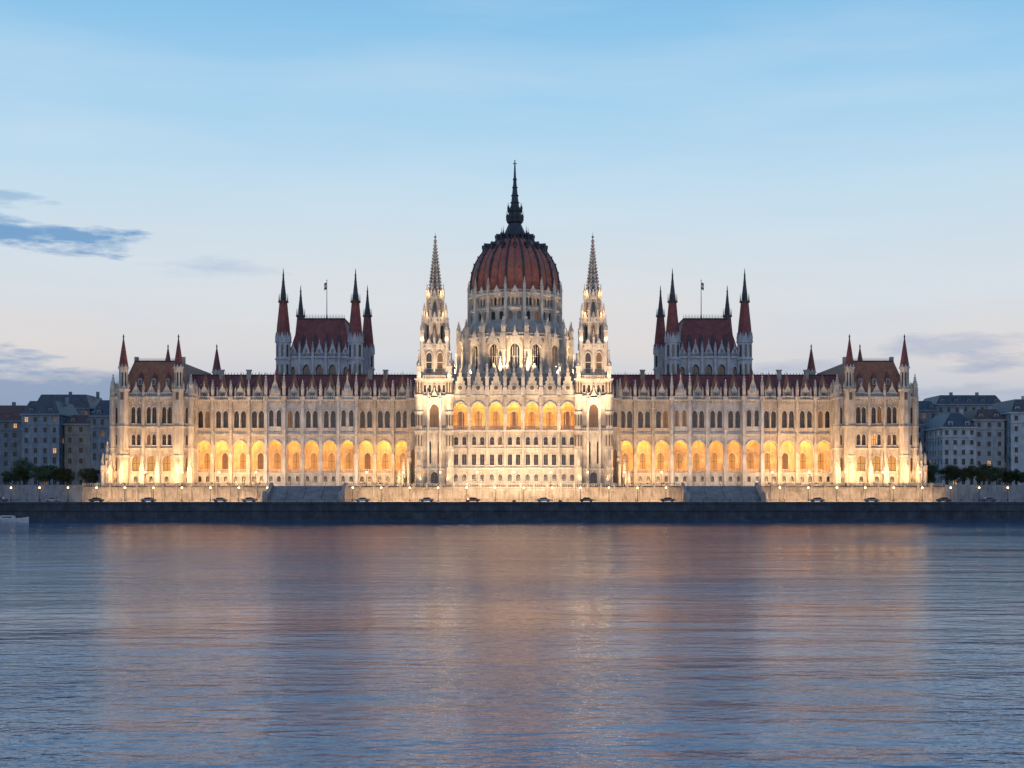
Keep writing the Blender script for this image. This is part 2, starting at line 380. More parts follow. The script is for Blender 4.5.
# ------------------------------------------------------------------ chamber blocks
def spire_turret(b,x,y,z0):
    r=2.5
    b.fr(x,y,z0,59.6,r,r,8,STONE)
    for zz in (46,53,58.8): b.fr(x,y,zz,zz+.5,r*1.13,r*1.13,8,STONE2)
    for i in range(8):
        b.push(T(x,y)@Rz(i*45)); ap=r*math.cos(math.pi/8)
        b.box(-.42,.42,-ap-.03,-ap+.1,54.0,58.0,GLASS); b.tri(-.9,.9,-ap-.15,-ap+.2,59.6,62.2,STONE2)
        b.box(-.4,.4,-ap-.03,-ap+.1,47.4,51.5,GLASS); b.box(-.4,.4,-ap-.03,-ap+.1,40.4,44.5,GLASS)
        b.pop()
        a=R(45*i+22.5); b.pin(x+r*1.02*math.sin(a),y-r*1.02*math.cos(a),59.3,3.0,.34,crk=False)
    b.lathe(x,y,[(r*.98,60.2),(r*.88,64.0),(r*.66,69.0),(r*.54,72.2)],8,ROOF)
    b.fr(x,y,72.2,72.7,r*.70,r*.72,8,DARK)
    for i in range(8):
        a=R(45*i); b.fr(x+r*.6*math.sin(a),y-r*.6*math.cos(a),72.7,75.2,.16,.03,4,DARK)
    b.lathe(x,y,[(r*.42,72.7),(r*.36,75),(r*.17,79),(.07,83.6)],8,DARK)
    for z,rr in ((76.5,.8),(79,.55),(81.3,.38)): b.fr(x,y,z,z+.3,rr,rr*.8,8,DARK)
def chamber(sd):
    b=Bd(MIR if sd<0 else None); b.sub={STONE:STONE_UNLIT,STONE2:STONE_UNLIT}
    yf=12; yr=48; xa,xb=52.3,77.6
    segw=(xb-xa-3.4)/5
    zw=53.6
    b.aw(xa,xb,38,44.4,yf,.5,[(xa+1.7+segw*(i+.5),1.6,39.6,41.6,1.5) for i in range(5)],STONE,GLASS)
    b.box(xa,xb,yf-.3,yf+.4,44.4,44.9,STONE2)
    b.aw(xa,xb,44.9,zw,yf,1.2,[(xa+1.7+segw*(i+.5)+d,w,46.8,49.8,1.6) for i,(d,w) in enumerate(((0,1.4),(0,2.5),(0,2.5),(0,2.5),(0,1.4)))],STONE,GLASS,hood=.35)
    b.box(xa,xb,yf-.5,yf+.5,zw,zw+.6,STONE2); b.bal(xa+2,xb-2,yf-.2,zw+.6,1.2)
    for i in range(6):
        px=xa+1.7+segw*i
        b.box(px-.4,px+.4,yf-.8,yf+.2,38,zw+.6,STONE); b.pin(px,yf-.3,zw+.6,5.0,.8)
    for i in range(5):
        c=xa+1.7+segw*(i+.5)
        h=zw+(5.6 if i in(1,2,3) else 4.4)
        b.tri(c-1.6,c+1.6,yf-.3,yf+.4,zw+1.1,h,STONE2); b.pin(c,yf,h-.7,1.7,.35,crk=False)
        b.box(c-.35,c+.35,yf-.36,yf-.302,zw+1.6,zw+3,GLASS)
    for ang,xx in ((90,xb),(-90,xa)):
        b.push(T(xx,30)@Rz(ang))
        for i in range(6):
            A=-18+i*6; c=A+3
            b.aw(A,A+6,36,zw,0,.8,[(c,2.4,45.6,49.4,1.6),],STONE,GLASS)
            b.box(A-.4,A+.4,-.9,.2,36,zw+.6,STONE); b.pin(A,-.4,zw+.6,5,.8)
            b.tri(c-1.9,c+1.9,-.3,.4,zw+.6,zw+5,STONE2)
            b.box(A+.41,A+5.59,-.4,.3,zw,zw+.6,STONE2)
        b.pop()
    b.box(xa,xb,yr-.3,yr+.2,30,zw,STONE)
    b.box(xa+.9,xb-.9,yf+.9,yr-.4,zw-1.5,zw+.6,STONE)
    b.hip(xa+1.8,xb-1.8,yf+1.5,yr-1,zw+.6,67.4,3.4,5.0,ROOF)
    b.box(xa+5.0,xb-5.0,yf+6.4,yr-5.9,67.35,67.9,DARK)
    for i in range(30):
        cx=xa+5.2+i*(xb-xa-10.4)/29; b.fr(cx,yf+6.6,67.9,69.2,.13,.03,4,DARK)
    for cx in (-6,-2,2,6):
        c=(xa+xb)/2+cx; b.fr(c,yf+3.6,58.4,62.6,1.1,.05,4,DARK)
    for x in (xa+.6,xb-.6):
        for y in (yf,yr): spire_turret(b,x,y,36)
    c=(xa+xb)/2-1.2
    b.fr(c,yf+9,67.9,81,.15,.08,6,IRON); b.fr(c,yf+9,81,81.4,.2,.05,6,IRON)
    for j,m in enumerate((FR,FW,FG)):
        z=80.4-j*.8; b.add([(c+.1,yf+9,z),(c+.5,yf+9.2,z-.1),(c+.9,yf+8.9,z-.35),(c+.9,yf+8.9,z-1.15),(c+.5,yf+9.2,z-.9),(c+.1,yf+9,z-.8)],[(0,1,4,5),(1,2,3,4)],m)
    b.done('chamber_block',PARL)
FR=flat('flag_red',(0.5,0.03,0.04)); FW=flat('flag_white',(0.7,0.7,0.7)); FG=flat('flag_green',(0.03,0.2,0.07))

# ------------------------------------------------------------------ facade towers
def tower(sd):
    b=Bd(MIR if sd<0 else None)
    cx=25.3; cy=-4.6
    def stage(n,ap,z0,z1,ops,glz,rot0=0,mat=STONE,hood=.2,cornice=.4):
        for i in range(n):
            b.push(T(cx,cy)@Rz(rot0+i*360/n)); hw=ap*math.tan(math.pi/n)
            b.aw(-hw,hw,z0,z1,-ap,.6,ops,mat,glz,hood=hood,seg=8)
            b.box(-hw-.1,hw+.1,-ap-cornice,-ap+.3,z1-.5,z1-.003*(i+1),STONE2)
            b.pop()
    H=4.9
    stage(4,H,10.9,16.5,[(0,2.2,11.2,14.2,1)],GLASS)
    stage(4,H,16.5,28.4,[(-1.6,1.2,18,24.5,1.3),(1.6,1.2,18,24.5,1.3)],gmix(.0,.2))
    stage(4,H,28.4,39.6,[(0,2.9,29.6,35,1.5)],gmix(.0,1),hood=.35)
    stage(4,H-.2,39.6,44.9,[(x,.8,40.6,42.6,1.5) for x in (-3,-1.5,0,1.5,3)],GLASS)
    for i in range(4):
        b.push(T(cx,cy)@Rz(i*90))
        b.bal(-H,H,-H-.3,28.4,1.0)
        b.tri(-2.4,2.4,-H-.4,-H+.1,36.9,41.5,STONE2); b.pin(0,-H-.25,40.9,2.6,.4,crk=False)
        for px in (-1.9,1.9): b.box(px-.35,px+.35,-H-.7,-H+.1,10.9,37,STONE2); b.pin(px,-H-.4,37,4,.6)
        b.bal(-H+.6,H-.6,-H-.1,44.9,1.1)
        b.pop()
    for sx in (-1,1):
        for sy in (-1,1):
            x=cx+sx*H; y=cy+sy*H
            b.fr(x,y,10.9,28.4,1.35,1.25,8,STONE); b.fr(x,y,28.4,45,1.15,1.1,8,STONE)
            for zz in (16,22,28,34,39.4,44.6): b.fr(x,y,zz,zz+.5,1.45,1.45,8,STONE2)
            for i in range(8):
                b.push(T(x,y)@Rz(i*45)); b.box(-.22,.22,-1.16,-.9,30,33.4,FRAME); b.box(-.22,.22,-1.16,-.9,40.4,43.6,FRAME); b.box(-.22,.22,-1.28,-.9,23.5,27,FRAME); b.pop()
            b.pin(x,y,45.1,9.2,1.25)
            b.box(x-.9,x+.9,y-.9+sy*1.2,y+.9+sy*1.2,10.9,17,STONE); b.pin(x,y+sy*1.4,17,5.2,.95)
    stage(4,4.15,44.9,56.2,[(-1.75,1.7,46.6,52.2,1.6),(1.75,1.7,46.6,52.2,1.6)],gmix(0,.2),hood=.28)
    for i in range(4):
        b.push(T(cx,cy)@Rz(i*90)); b.tri(-3.4,-.1,-4.5,-4.1,54.6,58,STONE2); b.tri(.1,3.4,-4.5,-4.1,54.6,58,STONE2)
        b.box(-.3,.3,-4.6,-4.0,45,56,STONE2); b.pin(0,-4.3,56,5,.6)
        for z in (48.2,50.2):
            for c in (-1.75,1.75): b.box(c-.85,c+.85,-3.75,-3.6,z,z+.25,STONE2)
        b.pop()
    for sx in (-1,1):
        for sy in (-1,1):
            x=cx+sx*3.9; y=cy+sy*3.9
            b.fr(x,y,44.9,57,.8,.75,8,STONE2); b.pin(x,y,57,8.6,1.1)
    stage(8,3.35,56.2,64.8,[(0,1.3,57.8,61.6,1.6)],gmix(.0,.3),hood=.18)
    for i in range(8):
        a=R(i*45+22.5); r=3.75; x=cx+r*math.sin(a); y=cy-r*math.cos(a)
        b.box(x-.3,x+.3,y-.3,y+.3,56.2,65,STONE2); b.pin(x,y,65,4.6,.6)
        b.push(T(cx,cy)@Rz(i*45)); b.tri(-1.1,1.1,-3.7,-3.3,63,66.6,STONE2); b.pop()
    stage(8,2.5,64.8,71.6,[(0,1.0,66.4,69.2,1.6)],gmix(.0,.3),hood=.15)
    for i in range(8):
        a=R(i*45+22.5); r=2.85; x=cx+r*math.sin(a); y=cy-r*math.cos(a)
        b.box(x-.22,x+.22,y-.22,y+.22,64.8,71.6,STONE2); b.pin(x,y,71.6,4.2,.5,crk=False)
        b.push(T(cx,cy)@Rz(i*45)); b.tri(-.95,.95,-2.85,-2.5,70.8,74,STONE2); b.pop()
    zb,zt=71.6,89.6; r0,r1=2.3,.18
    b.fr(cx,cy,zb,zt,r0,r1,8,STONED,math.pi/8)
    for j in range(17):
        t=(j+.5)/17; z=zb+(zt-zb)*t; r=r0+(r1-r0)*t
        if j%3==0: b.fr(cx,cy,z-.15,z+.15,r+.14,r+.12,8,STONE2)
        for i in range(8):
            a=R(i*45+22.5); x=cx+(r+.12)*math.sin(a); y=cy-(r+.12)*math.cos(a); e=.15+.1*(1-t)
            b.box(x-e,x+e,y-e,y+e,z,z+.45,STONE2)
        if j<11:
            for i in range(8):
                b.push(T(cx,cy)@Rz(i*45)); ap=(r)*math.cos(math.pi/8)
                b.box(-r*.16,r*.16,-ap-.03,-ap+.12,z-.25,z+.4,FRAME); b.pop()
    b.fr(cx,cy,89.4,90,.5,.5,8,STONED); b.fr(cx,cy,90,92.4,.16,.03,6,DARK); b.fr(cx,cy,90.8,91.1,.45,.4,6,DARK)
    b.aw(30.2,34.2,28,38.6,-3.2,.5,[(32.6,1.3,30,34,1.5)],STONE,GLASS); b.aw(30.2,34.2,10.9,28,-3.25,.6,[(32.6,1.3,17,22,1.3)],STONE,LIT2)
    b.box(34.21,34.6,-3.2,1,10.9,38.6,STONE)
    b.box(30.2,34.7,-3.7,1,38.6,39.3,STONE2); b.pin(34.2,-3,39.3,6.5,1.0); b.pin(32,-3,39.3,4.5,.6)
    for j,(px,h) in enumerate(((33.6,24.0),(35.4,19.5),(36.8,15.5))):
        b.box(px-.7,px+.7,-6.2,-3.4,10.9,h-4,STONE); b.pin(px,-5.2,h-4,5,.9); b.fr(px,-6.6,10.9,h-6,.5,.45,8,STONE2)
    b.done('facade_tower',PARL)

# ------------------------------------------------------------------ central block
def center():
    b=Bd(); y=-8.0; n=7; bw=5.72; x0=-n*bw/2
    for i in range(n):
        xa=x0+i*bw; xb=xa+bw; c=(xa+xb)/2
        b.aw(xa,xb,10.9,16.3,y-.5,.8,[(c-1.35,1.3,12.4,14,1),(c+1.35,1.3,12.4,14,1)],STONE,GLASS)
        b.box(xa,xb,y-.9,y+.5,16.3,16.8,STONE2)
        b.aw(xa,xb,16.8,22.8,y,.6,[(c-1.3,1.35,17.6,21.0,0),(c+1.3,1.35,17.6,21.0,0)],STONE,gmix(.0,.12),hood=.25)
        b.box(xa,xb,y-.3,y+.5,22.8,23.1,STONE2)
        b.aw(xa,xb,23.1,28.2,y,.55,[(c-1.3,1.25,24.0,26.0,1),(c+1.3,1.25,24.0,26.0,1)],STONE,gmix(.0,.12))
        b.box(xa,xb,y-.8,y+5,28.2,28.8,STONE2)
        b.aw(xa,xb,28.8,39.4,y,1.2,[(c,4.4,28.9,34.8,1.3)],STONE,None,hood=.35,seg=14)
        b.bal(c-2.2,c+2.2,y+.3,28.9,1.1)
        for px in (c-.7,c+.7): b.fr(px,y+.5,28.9,34.6,.08,.08,6,STONE2)
        b.box(c-2.2,c+2.2,y+.42,y+.58,34.6,34.76,STONE2)
        b.aw(xa,xb,28.8,39,y+5,.5,[(c,2.2,29.3,33.8,1.4)],STONE,LIT3 if i%3 else LIT2)
        b.box(xa,xb,y+1.25,y+5,38.6,39.0,STONE2)
        for px in (c-2.42,c+2.42): b.fr(px,y-.22,28.9,34.3,.16,.16,8,STONE2); b.fr(px,y-.22,34.3,34.8,.18,.32,8,STONE2)
        b.box(xa,xb,y-.55,y+1,39.4,39.9,STONE2); b.bal(xa+.5,xb-.5,y-.2,39.9,1.0)
        b.tri(c-2.55,c+2.55,y-.45,y+.4,39.92,47.6,STONE)
        b.push(T(c,y-.5,42.2)@Matrix.Rotation(R(90),4,'X')); b.fr(0,0,-.02,.12,1.0,1.0,12,STONE2); b.fr(0,0,.12,.14,.72,.72,12,FRAME); b.pop()
        for s in (-1,1):
            for t in (.15,.32,.5,.68,.85):
                gx=c+s*2.6*(1-t); gz=39.9+7.7*t; b.box(gx-.16,gx+.16,y-.5,y+.1,gz,gz+.55,STONE2)
        b.pin(c,y-.1,46.9,3.0,.5,crk=False)
    for i in range(n+1):
        px=x0+i*bw
        b.box(px-.45,px+.45,y-1.5,y+.5,10.9,28.2,STONE) if i in(0,n) else b.box(px-.33,px+.33,y-.62,y+.3,16.8,28.2,STONE)
        b.box(px-.5,px+.5,y-.95,y+.4,28.81,39.35,STONE)
        for zz in (31,33.5,36): b.box(px-.6,px+.6,y-1.05,y-.2,zz,zz+.25,STONE2)
        b.box(px-.7,px+.7,y-1.1,y+.4,39.91,42.4,STONE2); b.pin(px,y-.4,42.4,7.8,1.05)
    b.hip(x0+.5,-x0-.5,y+.8,9,39.95,43.2,1,6,DARK)
    b.box(-30,30,1.5,62,10.9,40,STONE)
    b.hip(-31,31,9.5,62,40,45.5,6,4,DARK)
    b.box(-20.4,20.4,9,51,40,48.2,STONE)
    for s in (-1,1):
        for i in range(7): b.pin(s*20.2,10+i*6.5,48.2,5,.8)
    for i in range(9):
        px=-18+i*4.5; b.box(px-.5,px+.5,8.2,9,40,48.2,STONE2); b.pin(px,8.5,48.2,6,.9)
        if i<8:
            b.tri(px+.5,px+4,8.6,9.0,48.21,51.8,STONE2); b.box(px+1.4,px+3.1,8.93,8.999,42.5,46.8,GLASS)
    b.done('central_block',PARL)
    # ---------------- drum
    b=Bd(); cx,cy=0.3,30; N=16
    ap1=18.9
    for i in range(N):
        b.push(T(cx,cy)@Rz(i*360/N)); hw=ap1*math.tan(math.pi/N)
        b.aw(-hw,hw,44,60.5,-ap1,1.2,[(0,3.1,50.2,56.6,1.5)],STONE,gmix(0,.25),hood=.4,seg=10,fmat=STONE2)
        for px in (-.75,.75): b.box(px-.09,px+.09,-ap1+.75,-ap1+.95,50.2,57.5,STONE2)
        b.box(-hw,hw,-ap1-.5,-ap1+.3,60.5-.002*i,61.1-.002*i,STONE2); b.bal(-hw+.8,hw-.8,-ap1-.1,61.1,1.0)
        b.tri(-2.4,2.4,-ap1-.45,-ap1+.1,58.6,63.4,STONE2); b.pin(0,-ap1-.2,62.9,2.2,.4,crk=False)
        prof=[(ap1-.3,61.0),(18.1,63.4),(17.0,65.3),(15.8,66.6)]
        for (a0,z0),(a1,z1) in zip(prof,prof[1:]):
            h0=a0*math.tan(math.pi/N); h1=a1*math.tan(math.pi/N)
            b.add([(-h0,-a0,z0),(h0,-a0,z0),(h1,-a1,z1),(-h1,-a1,z1)],[(0,1,2,3)],STONED)
        a2=15.5; h2=a2*math.tan(math.pi/N)
        b.aw(-h2,h2,66.2,70.6,-a2,.7,[(-1.5,1.5,67,69,1.2),(1.5,1.5,67,69,1.2)],STONE,gmix(0,.15),hood=.15,mull=False,seg=6)
        b.box(-h2,h2,-a2-.45,-a2+.2,70.6-.002*i,71.1-.002*i,STONE2)
        b.aw(-h2,h2,71.1,75.4,-a2,.7,[(x,.95,71.8,73.9,1.3) for x in (-2.1,-.7,.7,2.1)],STONE,gmix(0,.15),hood=.1,mull=False,seg=6)
        b.box(-h2-.1,h2+.1,-a2-.7,-a2+.4,75.4-.002*i,76.1-.002*i,STONE2); b.bal(-h2+.4,h2-.4,-a2-.4,76.1,1.0)
        b.tri(-1.3,1.3,-a2-.6,-a2-.2,76.2,78.6,STONE2)
        b.pop()
        a=R(i*360/N+180/N)
        b.push(T(cx,cy)@Matrix.Rotation(a,4,'Z'))
        rc=ap1/math.cos(math.pi/N)
        b.box(-.85,.85,-rc-1.3,-rc+.6,44,62,STONE); b.box(-1,1,-rc-1.45,-rc+.6,56,56.5,STONE2); b.pin(0,-rc-.5,62,5.6,1.3)
        fb=[(-rc-.2,62.6),(-rc+1,65.0),(-rc+2.4,67.2),(-16.0,68.6)]
        for (ya,za),(yb,zb) in zip(fb,fb[1:]):
            b.add([(-.35,ya,za-1.6),(.35,ya,za-1.6),(.35,yb,zb-1.6),(-.35,yb,zb-1.6),(-.35,ya,za),(.35,ya,za),(.35,yb,zb),(-.35,yb,zb)],
                  [(0,1,2,3),(4,5,6,7),(1,2,6,5),(0,3,7,4),(0,1,5,4)],STONE2)
        r2=15.5/math.cos(math.pi/N)
        b.box(-.5,.5,-r2-.8,-r2+.4,66.3,76.1,STONE2); b.pin(0,-r2-.4,76.1,5.4,.85)
        b.pop()
    b.fr(cx,cy,60.6,61.2,19,19,16,STONED,math.pi/16)
    b.fr(cx,cy,74.9,75.3,15.6,15.6,16,STONED,math.pi/16)
    b.done('dome_drum',PARL)
    # ---------------- dome
    b=Bd()
    kk=k(30)
    pf=[(43.6,301),(44.6,293),(44.4,284),(43,275),(40.4,266.5),(36.4,259),(31.2,252),(25,246),(18,241),(13,238.6)]
    prof=[(r*kk,PZ(p,30)) for r,p in pf]
    b.lathe(cx,cy,prof,16,DOMER,math.pi/16)
    for i in range(32):
        major=i%2==0
        a=R(i*360/32+180/16)
        b.push(T(cx,cy)@Matrix.Rotation(a,4,'Z'))
        w=.32 if major else .08; o=.4 if major else .1
        sc=1.0 if major else math.cos(math.pi/16)
        for (r0,z0),(r1,z1) in zip(prof,prof[1:]):
            r0*=sc; r1*=sc
            b.add([(-w,-r0-o,z0),(w,-r0-o,z0),(w,-r1-o,z1),(-w,-r1-o,z1),(-w,-r0+.6,z0),(w,-r0+.6,z0),(w,-r1+.6,z1),(-w,-r1+.6,z1)],
                  [(0,1,2,3),(1,5,6,2),(0,3,7,4)],DARK)
        if major:
            for (r0,z0) in prof[2:]: b.fr(0,-r0-o,z0,z0+.6,.3,.1,4,DARK)
        else:
            for idx,sz in ((6,.9),(8,.8)):
                r0,z0=prof[idx]; r0*=sc
                b.box(-.5*sz,.5*sz,-r0-.7,-r0+1.2,z0-.3,z0+1.3*sz,DARK); b.tri(-.75*sz,.75*sz,-r0-.85,-r0+1.3,z0+1.3*sz,z0+2.5*sz,DARK)
        b.pop()
    L=[(13.6,239.5),(14.2,237.5),(12,236),(9.5,231),(7.6,227),(6.4,224),(8.2,222.5),(8.8,220),(7,218),(6.4,213),(7.6,211.5),(6,209.5),(4.2,206),(3.3,198),(2.2,188),(1.2,176),(.5,160)]
    b.lathe(cx,cy,[(r*kk,PZ(p,30)) for r,p in L],12,DARK)
    for r,p0,h in ((13.2,238,3.6),(8.2,221,3.4),(7,211.5,2.8)):
        for i in range(12):
            a=R(i*30); b.pin(cx+r*kk*math.sin(a),cy-r*kk*math.cos(a),PZ(p0,30),h,.42,DARK,crk=False)
    for p,r in ((203,5),(196,4.2),(188,3.2),(180,2.4)): b.fr(cx,cy,PZ(p,30),PZ(p,30)+.5,r*kk,r*kk*.7,8,DARK)
    z=PZ(164,30); b.box(cx-.7,cx+.7,cy-.08,cy+.08,z,z+.25,DARK)
    b.done('dome',PARL)

wing(1); wing(-1); endpav(1); endpav(-1); chamber(1); chamber(-1); tower(1); tower(-1); center()

# ------------------------------------------------------------------ floodlights
for s in (-1,1):
    for xa,xb in ((37,50),(80,102)):
        L=xb-xa
        strip('floodlight',s*xa,s*xb,-13.4,11.9,0,34,L*500,WARM)
        for j in range(int(L/5)+1): fixture(s*(xa+j*5),-13.4,12)
    strip('floodlight',s*52,s*77,-13.4,11.9,0,34,25*110,WARM)
    strip('floodlight',s*104,s*129,-13.6,12,-6,35,25*390,WARM)
    for j in range(6):
        x=s*(105+j*4.6); fixture(x,-10.6,12)
        light('SPOT','floodlight',(x,-10.4,12),(x,-6.3,21),800,(1,.5,.15),spot_size=R(95),spot_blend=.9,shadow_soft_size=.3)
    light('SPOT','floodlight',(s*132,-12.5,12),(s*129,-6,22),900,WARM,spot_size=R(90),spot_blend=.9,shadow_soft_size=.3)
    strip('floodlight',s*109,s*123,-3.4,41.3,2,50,800,WARM,.3)
    light('SPOT','floodlight',(s*25.3,-26,12),(s*25.3,-4.6,68),230000,CREAM,spot_size=R(38),spot_blend=.6,shadow_soft_size=.6)
    light('SPOT','floodlight',(s*25.3,-22,12),(s*25.3,-9,33),17000,CREAM,spot_size=R(60),spot_blend=.8,shadow_soft_size=.6)
    for dx in (-4,4,10):
        light('SPOT','floodlight',(s*(25.3+dx),-12.9,12),(s*(25.3+dx*.9),-9,21),1000,WARM,spot_size=R(90),spot_blend=.9,shadow_soft_size=.3)
    for z,r,p in ((45.9,5.6,360),(57.6,4.6,320),(66,3.5,280),(72.6,2.9,260)):
        for a in (-40,40):
            light('POINT','floodlight',(s*25.3+r*1.3*math.sin(R(a)),-4.6-r*1.3*math.cos(R(a)),z),None,p,WARM,shadow_soft_size=.3)
strip('floodlight',-19,19,-22,12,-8,31,38*370,CREAM)
for x in (-14,0,14):
    light('SPOT','floodlight',(x,-27,6.6),(x,-8,46),90000,CREAM,spot_size=R(34),spot_blend=.8,shadow_soft_size=.6)
    FX.box(x-.5,x+.5,-27.6,-27.1,6.05,6.5,IRON)
n=7
strip('loggia_lighting',-19.6,19.6,-5.4,38.4,-4.2,31,n*600,GOLD,1.0)
strip('loggia_lighting',-19.6,19.6,-6.0,29.1,-5.2,38,n*480,GOLD,.5)
for i in range(16):
    a=R(i*22.5-180+11.25)
    if math.cos(a)>-.3:
        x=.3+26*math.sin(a); y=30-26*math.cos(a)
        light('SPOT','floodlight',(x,y,48.4),(.3+17*math.sin(a),30-17*math.cos(a),62),17000,CREAM,spot_size=R(90),spot_blend=.8,shadow_soft_size=.4)
        x=.3+19.8*math.sin(a); y=30-19.8*math.cos(a)
        light('SPOT','floodlight',(x,y,64.4),(.3+15*math.sin(a),30-15*math.cos(a),78),14000,WARM,spot_size=R(85),spot_blend=.8,shadow_soft_size=.3)
FX.done('floodlight_fixtures',PARL)

# ------------------------------------------------------------------ terrace, promenade, quay
b=Bd(); b.box(-1500,1500,-14,4000,6.5,10.9,GROUND)
b.done('ground')
b=Bd(); b.box(-700,700,-28.5,-13.9,0,5.9,ASPH); b.box(-700,700,-17.4,-13.9,5.901,6.05,GRAN)
b.box(-700,700,-28.4,-26.8,5.901,6.05,GRAN)
for i in range(-60,60): b.box(i*6-1.5,i*6+1.5,-22.2,-22.05,5.901,5.906,PAINT)
b.done('quay_road')
b=Bd()
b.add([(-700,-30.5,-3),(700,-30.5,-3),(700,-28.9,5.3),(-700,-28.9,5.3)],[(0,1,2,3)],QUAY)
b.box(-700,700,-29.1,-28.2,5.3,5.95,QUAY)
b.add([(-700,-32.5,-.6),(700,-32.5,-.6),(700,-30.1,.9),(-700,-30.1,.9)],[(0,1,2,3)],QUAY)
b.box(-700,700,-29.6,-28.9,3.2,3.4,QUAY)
for i in range(-90,91):
    x=i*4.1; b.fr(x,-28.65,5.95,6.85,.07,.05,6,IRON)
b.box(-370,370,-28.67,-28.63,6.8,6.85,IRON)
b.done('quay_wall')
b=Bd()
sa,sb=PX(171,-15),PX(241,-15)
def pwall(xa,xb):
    n=max(1,int(round((xb-xa)/4.2))); d=(xb-xa)/n
    for i in range(n):
        A=xa+i*d; c=A+d/2
        b.aw(A,A+d,5.9,10.2,-14.5,.25,[(c,d*.62,7,9.3,0)],GRAN,GRAN,hood=0,mull=False)
        b.box(A-.3,A+.3,-14.9,-14.3,5.9,10.2,GRAN); b.box(A-.35,A+.35,-15,-14.2,10.5,11.9,GRAN)
        b.bal(A+.36,A+d-.36,-14.6,10.5,1.15,GRAN,.6)
    b.box(xa,xb,-15,-14,10.2,10.5,GRAN)
pwall(-135,-sb-1.2); pwall(-sa+1.2,sa-1.2); pwall(sb+1.2,135)
b.box(-600,-135.01,-14.8,-14,5.9,11.2,STAIR); b.box(135.01,600,-14.8,-14,5.9,11.2,STAIR)
b.done('promenade_wall')
for s in (-1,1):
    b=Bd(MIR if s<0 else None); ns=30
    yb=-25.0; z=5.9
    for i in range(ns):
        z+=5.0/ns; run=1.4 if i in (9,19) else .29
        b.box(sa,sb,yb,-13.7 if i==ns-1 else yb+run+.02,5.9,z,STAIR); yb+=run
    for x in (sa-1.1,sb+.1):
        b.add([(x,-25.4,5.9),(x+1,-25.4,5.9),(x+1,-13.8,5.9),(x,-13.8,5.9),(x,-25.4,7.1),(x+1,-25.4,7.1),(x+1,-13.8,12),(x,-13.8,12)],
              [(4,5,6,7),(0,1,5,4),(1,2,6,5),(3,0,4,7),(2,3,7,6)],GRAN)
        b.box(x-.2,x+1.2,-26.2,-25.0,5.9,8.3,GRAN); b.fr(x+.5,-25.6,8.3,9.2,.8,.4,8,GRAN)
    for t in (.25,.5,.75):
        x=sa+(sb-sa)*t
        b.add([(x-.05,-25,6.9),(x+.05,-25,6.9),(x+.05,-14,11.9),(x-.05,-14,11.9),(x-.05,-25,7.0),(x+.05,-25,7.0),(x+.05,-14,12),(x-.05,-14,12)],
              [(4,5,6,7),(0,1,5,4),(1,2,6,5),(3,0,4,7)],IRON)
    b.done('grand_staircase')
for xa,xb,p in ((-133,-sb-3,85),(-sa+3,sa-3,95),(sb+3,133,85)):
    strip('kerb_lighting',xa,xb,-19.2,6.2,-14.6,9.8,(xb-xa)*p,WARM,.3)

# ------------------------------------------------------------------ street lamps
lb=Bd()
lb.fr(0,0,0,.5,.28,.16,8,IRON); lb.fr(0,0,.5,3.9,.09,.06,8,IRON); lb.fr(0,0,3.9,4.05,.16,.2,8,IRON)
lb.lathe(0,0,[(.05,4.02),(.2,4.12),(.26,4.3),(.19,4.5),(.03,4.58)],8,LAMPG)
lb.fr(0,0,4.52,4.78,.12,.02,6,IRON)
l0=lb.done('street_lamp')
pos=[]
for i in range(-26,27):
    x=i*8.9+3
    if not (sa-1.5<abs(x)<sb+1.5): pos.append((x,-16.2,6.05))
for i in range(-11,12):
    x=i*11.6
    if not (sa-3<abs(x)<sb+3): pos.append((x,-13.6,10.9))
for i,p in enumerate(pos):
    o=l0 if i==0 else bpy.data.objects.new('street_lamp',l0.data)
    if i: scene.collection.objects.link(o)
    o.location=p

# ------------------------------------------------------------------ cars
def carmesh(col):
    b=Bd()
    P=[(-2.15,.35),(-2.2,.75),(-2.05,.98),(-1.35,1.02),(-.75,1.42),(.75,1.45),(1.35,1.02),(2.1,.92),(2.2,.6),(2.15,.35)]
    def W(z): return .9 if z<1.0 else .9-.22*(z-1.0)/.45
    n=len(P); vs=[(x,-W(z),z) for x,z in P]+[(x,W(z),z) for x,z in P]
    fs=[tuple(range(n-1,-1,-1)),tuple(range(n,2*n))]+[(i,(i+1)%n,n+(i+1)%n,n+i) for i in range(n)]
    b.add(vs,fs,col)
    for s in (-1,1):
        b.add([(-1.15,s*.905,1.04),(1.15,s*.905,1.04),(.68,s*.80,1.38),(-.66,s*.80,1.38)],[(0,1,2,3)],GLASS)
        for x in (-1.35,1.35):
            b.push(T(x,s*.82,.33)@Matrix.Rotation(R(90),4,'X')); b.fr(0,0,-.11,.11,.33,.33,14,RUB); b.fr(0,0,-.125,.125,.18,.18,8,IRON); b.pop()
    b.add([(-1.33,-.8,1.06),(-1.33,.8,1.06),(-.8,.7,1.4),(-.8,-.7,1.4)],[(0,1,2,3)],GLASS)
    b.add([(1.33,-.8,1.06),(1.33,.8,1.06),(.8,.7,1.44),(.8,-.7,1.44)],[(0,1,2,3)],GLASS)
    return b
cc=[flat('car_paint_%d'%i,c,.3) for i,c in enumerate(((.05,.05,.06),(.2,.2,.22),(.3,.3,.3),(.04,.06,.15),(.2,.03,.03)))]
for i in range(22):
    x=-180+i*17+random.uniform(-6,6)
    if sa-4<abs(x)<sb+4: continue
    b=carmesh(random.choice(cc)); o=b.done('parked_car'); o.location=(x,-25.6,5.9)

